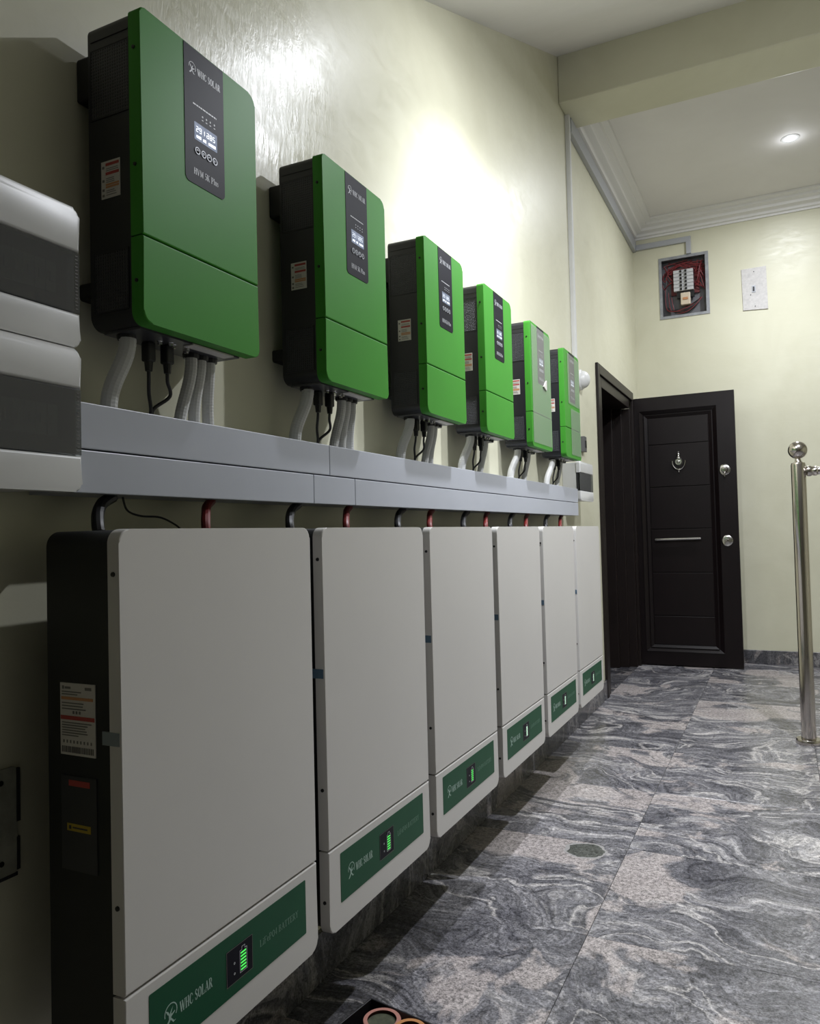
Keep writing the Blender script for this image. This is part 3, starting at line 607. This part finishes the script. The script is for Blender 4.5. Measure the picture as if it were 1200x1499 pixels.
# ------------------------------------------------------------------ batteries
BW, BZ0, BZ1, BZG = .463, .297, 1.0773, .4568
BY = [.758, 1.263, 1.767, 2.275, 2.783, 3.289]
def build_battery(y):
    r = thing('battery_unit', (0, y, BZ0), 'x', 'battery', 'white wall batteries in a row')
    tree = []
    def part(n, bm, m, p=None, smooth=False, lab=None):
        o = link(n, bm, m, p or r, smooth=smooth)
        if lab: o['label'] = lab
        if p is None: tree.append((o, []))
        else: [t for t in tree if t[0] == p][0][1].append(o)
        return o
    Y = lambda u: y+u
    part('body', prism(B(), rrect(Y(.002), Y(BW-.002), BZ0+.006, BZ1-.001, .022, 8), .095, .217, 0), M['bat_black'], smooth=True, lab='black steel case')
    part('upper_cover', prism(B(), rrect(Y(0), Y(BW), BZG+.0018, BZ1, (0, 0, .020, .020), 8), .216, .237, .0022), M['bat_white'], smooth=True, lab='large white front cover')
    part('lower_cover', prism(B(), rrect(Y(0), Y(BW), BZ0, BZG-.0018, (.020, .020, 0, 0), 8), .216, .237, .0022), M['bat_white'], smooth=True, lab='white lower cover under the seam')
    X = .2376
    lp = part('label_panel', prism(B(), rrect(Y(.042), Y(.424), .344, .439, .002, 2), .2368, X), M['label_green'], lab='dark green label panel')
    part('display_window', prism(B(), rrect(Y(.203), Y(.268), .362, .4165, .002, 2), .2370, X+.0004), M['panel'], p=lp)
    bm = B()
    part('window_outline', (lambda b: ([flat(b, X+.0006, [(Y(a0), z0), (Y(a1), z0), (Y(a1), z1), (Y(a0), z1)]) for a0, a1, z0, z1 in ((.203, .268, .362, .3628), (.203, .268, .4157, .4165), (.203, .2038, .362, .4165), (.2672, .268, .362, .4165))], b)[1])(bm), M['s_gry'], p=lp)
    bm = B()
    part('emblem', (emblem(bm, X+.0003, Y(.081), .391, .030), bm)[1], M['ink_pale'], p=lp)
    part('lettering', letters(B(), 'WHC SOLAR', X+.0003, Y(.101), .384, .070, .0145, 1.25), M['ink_pale'], p=lp)
    part('lettering', letters(B(), 'LiFePO4 BATTERY', X+.0003, Y(.288), .385, .112, .0105, .9), M['ink_dim'], p=lp)
    # battery gauge
    bm = B(); XX = X+.0007
    for a0, a1, z0, z1 in ((.2350, .2360, .371, .404), (.2525, .2535, .371, .404), (.2350, .2535, .370, .371), (.2350, .2400, .404, .405), (.2485, .2535, .404, .405), (.2400, .2410, .404, .409), (.2475, .2485, .404, .409), (.24, .2485, .409, .410)):
        flat(bm, XX, [(Y(a0), z0), (Y(a1), z0), (Y(a1), z1), (Y(a0), z1)])
    for zz in (.376, .392): ringarc(bm, XX, Y(.222), zz, .0014, .0012, 0, 6.28, 8)
    part('gauge_outline', bm, M['ink'], p=lp)
    bm = B()
    for k in range(6):
        z = .3728+k*.0052; flat(bm, XX, [(Y(.2375), z), (Y(.251), z), (Y(.251), z+.0028), (Y(.2375), z+.0028)])
    led = part('gauge_bars', bm, M['led_green'], p=lp, lab='six lit green charge bars')
    # left side face
    for z in (1.016, .573, .360): part('screw', lathe(B(), [(0, -.0022), (.0033, -.0018), (.0036, .0005)], (.2265, Y(0), z), 'y', 10), M['dot'])
    sk = part('rating_sticker', box(B(), .1215, .1885, Y(.0005), Y(.0025), .7665, .8655), M['sticker'], lab='white rating sticker with a red band and barcode')
    bd = B(); br = B(); by_ = B()
    box(br, .1225, .1875, Y(.0), Y(.001), .815, .8205); box(by_, .124, .185, Y(.0), Y(.001), .8425, .8465)
    for z in (.8535, .850, .838, .834, .830, .811, .8075, .804, .8005, .797, .7935):
        box(bd, .125, .125+random.uniform(.03, .058), Y(.0), Y(.001), z-.0007, z+.0007)
    box(bd, .126, .129, Y(0), Y(.001), .857, .8615); box(bd, .131, .142, Y(0), Y(.001), .8575, .8605); box(bd, .17, .182, Y(0), Y(.001), .857, .861)
    for k in range(9): box(bd, .127+k*.0066, .1292+k*.0066, Y(0), Y(.001), .783, .787)
    for k in range(3): box(bd, .146+k*.006, .149+k*.006, Y(0), Y(.001), .8235, .8275)
    x = .1245
    while x < .186:
        t = random.choice((.0008, .0014, .0022)); box(bd, x, x+t, Y(0), Y(.001), .770, .7785); x += t+random.choice((.0008, .0014))
    part('sticker_text', bd, M['s_gry'], p=sk); part('sticker_band', br, M['s_red'], p=sk); part('sticker_band', by_, M['s_org'], p=sk)
    sk = part('caution_sticker', box(B(), .1215, .1895, Y(.0005), Y(.0025), .609, .738), M['s_dark'], lab='dark caution sticker with red and yellow bands')
    bd = B(); box(bd, .137, .177, Y(0), Y(.001), .7245, .7325); part('sticker_band', bd, M['s_red'], p=sk)
    bd = B(); box(bd, .133, .178, Y(0), Y(.001), .663, .673); part('sticker_band', bd, M['s_yel'], p=sk)
    bd = B(); flat_ = lambda x0, x1, z0, z1: box(bd, x0, x1, Y(-.0004), Y(.0002), z0, z1)
    flat_(.137, .141, .6655, .6705); flat_(.144, .172, .667, .669)
    part('sticker_text', bd, M['s_dark'], p=sk)
    part('tape', box(B(), .203, .234, Y(-.0008), Y(.002), .7865, .8045), M['tape'], lab='blue-grey tape across the cover edge')
    part('wall_bracket', box(B(), 0, .097, Y(.10), Y(BW-.03), .90, .955, .004), M['bat_black'])
    part('wall_bracket', box(B(), 0, .097, Y(.10), Y(BW-.03), .42, .475, .004), M['bat_black'])
    return r, tree, led
BAT_LAB = ['white wall battery nearest the camera, its black side with two stickers in view',
           'second white wall battery from the camera, green charge bars lit on its label',
           'third white wall battery from the camera, small pale spot at the corner of its label',
           'fourth white wall battery from the camera, below the fourth inverter',
           'fifth white wall battery from the camera, its left edge brightly lit',
           'farthest white wall battery, beside the dark door frame']
bat0, btree, led0 = build_battery(BY[0]); bat0['label'] = BAT_LAB[0]
bats = [bat0]+[copy_thing(bat0, (0, BY[i], BZ0), BAT_LAB[i], btree) for i in range(1, 6)]
pale = led0.data.copy(); pale.materials[0] = M['led_glare']
for b_ in bats[3:]:
    for c in b_.children_recursive:
        if c.name.startswith('gauge_bars'): c.data = pale; c['label'] = 'lit charge bars, paled for glare at a slant'
for c in bat0.children:
    if c.name.startswith('tape'): c.data = c.data.copy(); c.data.materials[0] = M['tape_pale']; c['label'] = 'pale grey tape across the cover edge'

SHARP = 35
# ------------------------------------------------------------------ trunking
TX, TZ0, TZM, TZ1, TY0, TY1 = .0976, 1.133, 1.2004, 1.2729, .778, 3.932
def seg_list(name, z0, z1, ys, labs):
    for (a, b), lb in zip(zip(ys, ys[1:]), labs):
        t = thing(name, (0, a, z0), lb, 'cable trunking', 'pale grey trunking lengths')
        bm = B(); box(bm, 0, TX-.003, a+.0012, b-.0012, z0+.002, z1-.002); link('duct', bm, M['trunking'], t)
        bm = B(); box(bm, TX-.004, TX, a+.0008, b-.0008, z0+.0012, z1-.0012, .0015)
        if z1 < 1.21 and a > 1.4:
            pass
        link('lid', bm, M['trunking'], t)
seg_list('cable_trunking', TZM, TZ1, [.806, 1.524, TY1], ['upper grey trunking length under the two nearest inverters', 'upper grey trunking length running to the small breaker box'])
seg_list('cable_trunking', TZ0, TZM, [.806, 1.455, 1.640, TY1], ['lower grey trunking length above the nearest battery', 'short lower grey trunking piece between two joints', 'lower grey trunking length above the far batteries'])
# nibbled tear at the second lower joint
# ------------------------------------------------------------------ conduits and leads under each inverter
ordn = ['nearest', 'second', 'third', 'fourth', 'fifth', 'farthest']
def conduit(y, u0, x0, u1, x1, rad, lab, bow=.0):
    bm = B(); p0 = Vector((x0, y+u0, IZ0-.008)); p3 = Vector((x1, y+u1, TZ1-.0005))
    L = p3-p0; pts = bez(p0, p0+Vector((0, bow*.2, -.045)), p3+Vector((0, bow, .055)), p3, 44)
    tube(bm, pts, rad, 12, .03)
    o = link('flexible_conduit', bm, M['pipe'], loc=p3, smooth=False)
    tag(o, lab, 'conduit', 'flexible conduits under the inverters')
for i, y in enumerate(IY):
    conduit(y, .040, .072, .020+(-.012 if i > 2 else 0), .048, .0138, f'wide pale conduit alone at the left under the {ordn[i]} inverter', -.002)
    sets = {0: (0, 1, 2), 1: (0, 1, 2), 2: (0, 1), 3: (0,), 4: (0,), 5: (0,)}[i]
    nm = ['left', 'middle', 'right'] if len(sets) == 3 else (['left', 'right'] if len(sets) == 2 else ['only'])
    for k in sets:
        conduit(y, (.196, .221, .246)[k], .068, (.182, .222, .262)[k], .050, .0112, (f'{nm[k]} conduit of the bunch right of the black leads under the {ordn[i]} inverter' if len(sets) > 1 else f'narrow conduit right of the black leads under the {ordn[i]} inverter'), (.012, -.004, -.006)[k])
    for k, (u, xx, ue, bx) in enumerate(((.092, .066, .112, .006), (.124, .078, .118, .012))):
        t = thing('solar_lead', (.05, y+ue, TZ1), f'black plug-in lead, {"left" if k == 0 else "right"} of two under the {ordn[i]} inverter', 'cable', 'black leads under the inverters')
        bm = B(); pts = smooth_path([(xx, y+u, IZ0-.045), (xx-.004, y+u+.004, IZ0-.065), (xx-.012, y+u+bx+.006, IZ0-.088), (.052, y+ue-.002, TZ1+.018), (.048, y+ue, TZ1-.0005)], 6)
        tube(bm, pts, .0032, 8); link('lead', bm, M['rubber'], t, smooth=True)
        bm = B(); box(bm, xx-.009, xx+.009, y+u-.009, y+u+.009, IZ0-.036, IZ0-.002, .003); lathe(bm, [(0, -.052), (.006, -.052), (.0075, -.036), (.0075, -.03)], (xx, y+u, IZ0), 'z', 10)
        link('plug', bm, M['rubber'], t)
# ------------------------------------------------------------------ battery cables between batteries and trunking
BK = [.895, 1.43, 1.966, 2.469, 2.973, 3.491]; RD = [1.151, 1.675, 2.184, 2.687, 3.184, 3.747]
for i in range(6):
    y = BK[i]
    pts = smooth_path([(.100, y*.949, BZ1-.0015), (.095, y*.952, BZ1+.010), (.080, y*.968, BZ1+.028), (.066, y*.985+.006, BZ1+.044), (.055, y+.024, TZ0+.0003)], 6)
    tag(link('battery_cable', tube(B(), pts, .0095, 10), M['rubber'], loc=pts[0], smooth=True), f'thick black cable from the top of the {ordn[i]} battery up into the trunking', 'cable', 'black battery cables')
    y = RD[i]
    pts = smooth_path([(.100, y*.949, BZ1-.0015), (.095, y*.953, BZ1+.012), (.080, y*.969, BZ1+.030), (.066, y*.984+.002, BZ1+.045), (.055, y+.010, TZ0+.0003)], 6)
    tag(link('battery_cable', tube(B(), pts, .0085, 10), M['red'], loc=pts[0], smooth=True), f'thick red cable from the top of the {ordn[i]} battery up into the trunking', 'cable', 'red battery cables')
pts = smooth_path([(.05, .945, TZ0+.001), (.05, .955, 1.112), (.05, .985, 1.103), (.05, 1.03, 1.101), (.055, 1.062, 1.088), (.06, 1.075, 1.076)], 8)
tag(link('thin_wire', tube(B(), pts+[Vector((.098, 1.078, BZ1-.004))], .0018, 8), M['rubber'], loc=pts[0], smooth=True), 'thin black wire looping from the trunking down behind the nearest battery', 'wire')

# ------------------------------------------------------------------ breaker boxes
def breaker_box(x1, y0, y1, z0, z1, wz0, wz1, lab, base_y1=None, wy0=None, toggles=True, r_=.012):
    t = thing('breaker_box', (0, (y0+y1)/2, z0), lab, 'breaker box')
    base_y1 = base_y1 or y1-.004
    bm = B(); box(bm, 0, x1-.020, y0+.004, base_y1, z0+.004, z1-.004, .003); link('box_base', bm, M['pvc'], t)
    wy0 = wy0 if wy0 is not None else y0+.012
    # cover above and below the window, window pane slightly proud
    bm = B(); prism(bm, rrect(y0, y1, wz1+.0008, z1, (0, 0, r_, r_), 5), x1-.022, x1, .0045, 3)
    o = link('cover', bm, M['pvc'], t, smooth=True)
    bm = B(); prism(bm, rrect(y0, y1, z0, wz0-.0008, (r_, r_, 0, 0), 5), x1-.022, x1, .0045, 3)
    link('cover', bm, M['pvc'], t, smooth=True)
    bm = B(); box(bm, x1-.022, x1-.012, y0+.002, y1-.001, wz0, wz1); k = link('breaker_tray', bm, M['mcb'] if False else M['s_dark'], t)
    bm = B(); y = y0+.03; zc = (wz0+wz1)/2
    while y < y1-.05:
        box(bm, x1-.0125, x1-.0095, y, y+.0165, zc-.022, zc+.022); box(bm, x1-.0096, x1-.0065, y+.005, y+.0115, zc-.007, zc+.007); y += .018
    o = link('breaker_row', bm, M['mcb_dark'], t)
    bm = B(); box(bm, x1-.0045, x1-.001, y0+.001, y1, wz0, wz1, .0012); w_ = link('smoked_window', bm, M['window'], t)
    bm = B()
    for q in range(16):
        zz = wz0+.006+q*(wz1-wz0-.012)/15; box(bm, x1-.0012, x1-.0004, y1-.0085, y1-.004, zz-.0006, zz+.0006)
    link('window_grip', bm, M['s_gry'], w_)
    return t
M['mcb_dark'] = mat('breaker_dim', (.30, .33, .30), .5)
m = bpy.data.materials.new('smoked_plastic'); m.use_nodes = True; tt = m.node_tree; tt.nodes.clear()
o_ = tt.nodes.new('ShaderNodeOutputMaterial'); mx = tt.nodes.new('ShaderNodeMixShader'); tr = tt.nodes.new('ShaderNodeBsdfTransparent'); tr.inputs[0].default_value = (.55, .57, .55, 1)
pr = tt.nodes.new('ShaderNodeBsdfPrincipled'); pr.inputs['Base Color'].default_value = (.20, .20, .195, 1); pr.inputs['Roughness'].default_value = .14
mx.inputs[0].default_value = .42; tt.links.new(tr.outputs[0], mx.inputs[1]); tt.links.new(pr.outputs[0], mx.inputs[2]); tt.links.new(mx.outputs[0], o_.inputs[0]); M['window'] = m
breaker_box(.12, .47, .803, 1.3445, 1.551, 1.396, 1.486, 'upper white breaker box with smoked window at the left edge', .772)
breaker_box(.12, .47, .803, 1.1335, 1.3425, 1.187, 1.284, 'lower white breaker box at the left edge, beside the trunking end', .772)
breaker_box(.097, 4.00, 4.30, 1.215, 1.421, 1.268, 1.362, 'small white breaker box past the far end of the trunking')
# blank plate low on the left
t = thing('cover_plate', (0, .70, .575), 'grimy blank cover plate low on the wall left of the nearest battery', 'cover plate')
bm = B(); prism(bm, rrect(.622, .779, .575, .732, .008), 0, .004, .001); link('plate', bm, lightvar('dull_painted_plate', (.30, .30, .24), .6, 20, .25), t)
bm = B(); box(bm, .0, .0045, .777, .7835, .650, .728); box(bm, .0, .0045, .777, .7825, .580, .628); box(bm, 0, .0045, .64, .778, .572, .577); link('dark_gap', bm, M['trunk_dark'], t)
for z in (.713, .597): link('screw', lathe(B(), [(.004, .003), (.004, .0052), (0, .0056)], (0, .752, z), 'x', 10), M['dot'], t)

# ------------------------------------------------------------------ things on the far part of the left wall
t = thing('vertical_conduit', (0, 4.315, 1.44), 'white plastic conduit strip running up the wall to the ceiling beam', 'conduit')
link('strip', box(B(), 0, .022, 4.300, 4.332, 1.44, 3.43, .002), M['pvc'], t); link('strip_lid', box(B(), .021, .025, 4.302, 4.330, 1.44, 3.43, .001), M['pvc'], t)
bm = B(); box(bm, 0, .028, 4.345, YF-.001, 3.345, 3.436, .002)
tag(link('conduit_strip', bm, M['strip'], loc=(0, 4.4, 3.345)), 'grey conduit strip tucked under the cornice along the left wall', 'conduit')
bm = B(); box(bm, .028, .455, YF-.024, YF, 3.352, 3.396, .002); box(bm, .418, .455, YF-.024, YF, 3.256, 3.353, .002)
tag(link('conduit_strip', bm, M['strip'], loc=(.2, YF, 3.26)), 'grey conduit strip bending down to the open fuse box on the far wall', 'conduit')
t = thing('wall_dome', (0, 4.40, 1.95), 'round white dome on the wall just right of the farthest inverter', 'wall light')
bm = B(); lathe(bm, [(.060, 0), (.060, .018), (.055, .022), (0, .022)], (0, 4.44, 1.932), 'x', 28); link('dome_base', bm, M['pvc'], t, smooth=True)
bm = B(); lathe(bm, [(.052, .02)]+[(.052*math.cos(a), .022+.045*math.sin(a)) for a in [i*PI/16 for i in range(1, 8)]]+[(0, .067)], (0, 4.44, 1.932), 'x', 28); link('dome_cover', bm, M['pvc'], t, smooth=True)
t = thing('switch_box', (0, 4.47, 1.52), 'small dark grey switch box right of the farthest inverter', 'switch')
link('switch_body', box(B(), 0, .022, 4.445, 4.505, 1.515, 1.605, .003), mat('switch_grey', (.10, .10, .10), .4), t)
link('switch_rocker', box(B(), .02, .026, 4.462, 4.488, 1.54, 1.58, .002), M['dot'], t)

# ------------------------------------------------------------------ open fuse box on the far wall
t = thing('fuse_box', (.39, YF, DZ0), 'open recessed metal fuse box with tangled red wires on the far wall', 'fuse box')
bm = B(); e = .0015
box(bm, DX0+e, DX1-e, YF+.085, YF+.088, DZ0+e, DZ1-e); box(bm, DX0+e, DX0+.004, YF, YF+.085, DZ0+e, DZ1-e); box(bm, DX1-.004, DX1-e, YF, YF+.085, DZ0+e, DZ1-e)
box(bm, DX0+e, DX1-e, YF, YF+.085, DZ0+e, DZ0+.004); box(bm, DX0+e, DX1-e, YF, YF+.085, DZ1-.004, DZ1-e); link('metal_box', bm, mat('box_inside', (.16, .16, .17), .5, .4), t)
bm = B(); frame_y(bm, DX0+.020, DX1-.022, DZ0+.018, DZ1-.020, DX0-.003, DX1+.003, DZ0-.003, DZ1+.003, YF-.006, YF-.006, YF-.0005); link('rim', bm, M['galv'], t)
def UV(u, v): return DX0+u*(DX1-DX0), DZ1-v*(DZ1-DZ0)
for cidx in range(2):
    for r in range(6):
        a0, b0 = UV(.285+.205*cidx, .22+.058*r); a1, b1 = UV(.285+.205*cidx+.200, .22+.058*(r+1)-.005)
        o = link('breaker', box(B(), a0, a1, YF+.012, YF+.060, b1, b0, .002), M['mcb'], t)
        mx_ = a1-.018 if cidx == 0 else a0+.018
        link('toggle', box(B(), mx_-.008, mx_+.008, YF+.004, YF+.014, (b0+b1)/2-.008, (b0+b1)/2+.008), M['dot'], o)
a0, b0 = UV(.42, .60); a1, b1 = UV(.62, .80)
o = link('main_switch', box(B(), a0, a1, YF+.008, YF+.06, b1, b0, .006), M['ivory'], t); link('toggle', box(B(), a0+.018, a1-.018, YF+.002, YF+.01, (b0+b1)/2-.010, (b0+b1)/2+.008), M['s_org'], o)
bm = B(); a0, b0 = UV(.34, .57); a1, b1 = UV(.70, .67); box(bm, a0, a1, YF+.03, YF+.06, b1, b0); link('bus_holder', bm, M['dot'], t)
rw = random.Random(3)
mw = mat('maroon_wire', (.17, .022, .025), .45)
for k in range(18):
    r = k/18; side = -1 if k % 3 == 0 else 1
    a, b = UV(.5+side*.215, .24+.05*(k % 6)); c, d = UV(rw.uniform(.06, .24) if side < 0 else rw.uniform(.74, .95), rw.uniform(.12, .6)); g, h = UV(rw.uniform(.1, .9), rw.uniform(.04, .12))
    pts = smooth_path([(a, YF+.045, b), ((a+c)/2, YF+.025, b+rw.uniform(-.02, .02)), (c, YF+rw.uniform(.02, .06), d), (c+rw.uniform(-.01, .01), YF+.05, (d+h)/2), (g, YF+.06, h)], 5)
    link('wire', tube(B(), pts, .0038, 6), mw, t, smooth=True)
for k in range(7):
    a, b = UV(.10+.02*k, .45+.03*k); c, d = UV(.12+.03*k, .82+.012*k); g, h = UV(.55+.05*k, .88-.03*k); e2, f2 = UV(.50+.02*k, .80)
    pts = smooth_path([(a, YF+.06, b), (c, YF+.04, d), ((c+g)/2, YF+.03, min(d, h)-.002), (g, YF+.04, h), (e2, YF+.05, f2)], 5)
    link('wire', tube(B(), pts, .0036, 6), M['rubber'] if k % 3 else mw, t, smooth=True)
bm = B(); a0, b0 = UV(.22, .17); a1, b1 = UV(.80, .60); box(bm, a0, a1, YF+.062, YF+.084, b1, b0); link('backing_panel', bm, mat('deep_red_panel', (.12, .015, .015), .5), t)
# switch plate
t = thing('switch_plate', (.907, YF, 2.73), 'pale metal blanking plate with one small switch, right of the fuse box', 'switch plate')
link('plate', prism(B(), [(.820, 2.738), (.997, 2.728), (.993, 3.062), (.816, 3.060)], YF, YF-.008, .001, 1, 'y'), lightvar('speckled_plate', (.56, .54, .52), .55, 60, .12), t)
link('switch', box(B(), .888, .914, YF-.012, YF-.006, 2.868, 2.922, .001), M['galv'], t); link('switch_lever', box(B(), .895, .907, YF-.018, YF-.011, 2.88, 2.912), M['dot'], t)
for x, z in ((.905, 3.03), (.907, 2.76), (.878, 2.852)): link('screw', lathe(B(), [(0, -.0105), (.004, -.010), (.004, -.007)], (x, YF, z), 'y', 10), M['dot'], t)

# ------------------------------------------------------------------ railing
PX, PY = 1.117, 4.213
t = thing('railing', (PX, PY, 0), 'polished steel railing post with ball finial and a rail running right', 'railing')
def post(px, t):
    bm = B(); lathe(bm, [(0, 0), (.056, 0), (.058, .004), (.058, .018), (.054, .024), (.036, .026), (0, .026)], (px, PY, 0), 'z', 36); link('floor_flange', bm, M['steel'], t, smooth=True)
    bm = B(); lathe(bm, [(0, .02), (.033, .02), (.033, 1.352), (.030, 1.362), (0, 1.362)], (px, PY, 0), 'z', 36); link('post', bm, M['steel'], t, smooth=True)
    bm = B(); lathe(bm, [(0, 1.36), (.024, 1.36), (.014, 1.372), (.012, 1.385), (.018, 1.392)]+[(.0435*math.sin(a), 1.425-.0435*math.cos(a)) for a in [.45+i*(PI-.45)/14 for i in range(14)]]+[(0, 1.4685)], (px, PY, 0), 'z', 32); link('ball_finial', bm, M['steel'], t, smooth=True)
post(PX, t)
bm = B(); lathe(bm, [(0, .030), (.017, .030), (.026, .040), (.026, .052), (.021, .060), (.024, .068), (.024, .078), (.019, .084), (.019, 1.30), (0, 1.30)], (PX, PY, 1.320), 'x', 28); link('top_rail', bm, M['steel'], t, smooth=True)
post(PX+1.33, t)

# ------------------------------------------------------------------ open tool case in the foreground
ang = math.atan2(-.027, .156); cx, cy = .234, 1.419
t = thing('tool_case', (.39, 1.27, 0), 'open black case of ring-shaped tools on the floor, cut off at the bottom edge', 'tool case')
def rot(bm):
    bmesh.ops.rotate(bm, verts=bm.verts, cent=(cx, cy, 0), matrix=Matrix.Rotation(ang, 3, 'Z')); return bm
W, D, Hc = .33, .26, .10; x0, y1 = cx, cy; wt = .004
bm = B(); box(bm, x0, x0+W, y1-D, y1, 0, .006); box(bm, x0, x0+W, y1-wt, y1, 0, Hc, .001); box(bm, x0, x0+wt, y1-D, y1, 0, Hc, .001)
box(bm, x0+W-wt, x0+W, y1-D, y1, 0, Hc, .001); box(bm, x0, x0+W, y1-D, y1-D+wt, 0, Hc, .001); link('case_tray', rot(bm), M['case'], t)
bm = B(); box(bm, x0+.01, x0+W-.01, y1-D+.01, y1-.01, .006, .043, .003); link('foam_insert', rot(bm), M['rubber'], t)
def ring_tool(cxr, cyr, R, z0, z1, mt, lab):
    r = thing('ring_tool', (cxr, cyr, .045), lab, 'tool', 'ring-shaped tools in the case')
    bm = B(); lathe(bm, [(R-.009, z0), (R-.001, z0), (R, z0+.002), (R, z1-.002), (R-.001, z1), (R-.009, z1)], (cxr, cyr, 0), 'z', 40)
    # open ring: drop the end caps
    for f in [f for f in bm.faces if len(f.verts) > 10]: bm.faces.remove(f)
    a = [v for v in bm.verts]
    link('rim', bm, mt, r, smooth=True)
    link('core', lathe(B(), [(0, .0435), (R-.0085, .0435), (R-.0085, z1-.006), (0, z1-.006)], (cxr, cyr, 0), 'z', 32), M['olive'], r)
ring_tool(.292, 1.359, .038, .0435, .104, M['pink'], 'dusty pink ring with olive centre, in the case corner')
ring_tool(.364, 1.337, .033, .0435, .116, M['orange'], 'orange tan ring right of the pink one in the case')
bm = B(); tube(bm, smooth_path([(.30, 1.30, .054), (.285, 1.285, .058), (.270, 1.26, .06), (.285, 1.22, .056), (.31, 1.215, .054)], 6), .008, 10)
tag(link('bent_tool', bm, M['rubber'], loc=(.27, 1.3, .046), smooth=True), 'black curved tool handle lying in front of the pink ring', 'tool')

# ------------------------------------------------------------------ ceiling downlights
def downlight(loc, lab, slope=0):
    t = thing('downlight', loc, lab, 'downlight')
    x, y, z = loc
    bm = B(); lathe(bm, [(.034, .0), (.034, -.003), (.050, -.004), (.056, -.001), (.056, .001)], (x, y, z), 'z', 36)
    for f in [f for f in bm.faces if len(f.verts) > 10]: bm.faces.remove(f)
    link('trim_ring', bm, M['ceil_trim'], t, smooth=True)
    bm = B(); lathe(bm, [(0, -.0015), (.034, -.0015), (.034, .001)], (x, y, z), 'z', 30); link('lens', bm, M['lamp'], t)
    if slope:
        t.rotation_euler = (slope, 0, 0)
    return t
M['ceil_trim'] = mat('downlight_trim', (.7, .7, .7), .3)
downlight((1.17, 5.49, 3.549), 'small bright recessed downlight in the far ceiling')
downlight((.56, 2.40, sl(2.4)-.002), 'recessed downlight in the sloping ceiling close to the inverter wall', math.atan(.4495))
downlight((1.50, 2.95, sl(2.95)-.002), 'added downlight for the fill lamp in the sloping ceiling over the middle of the floor', math.atan(.4495))  # unseen fitting added to go with the fill lamp
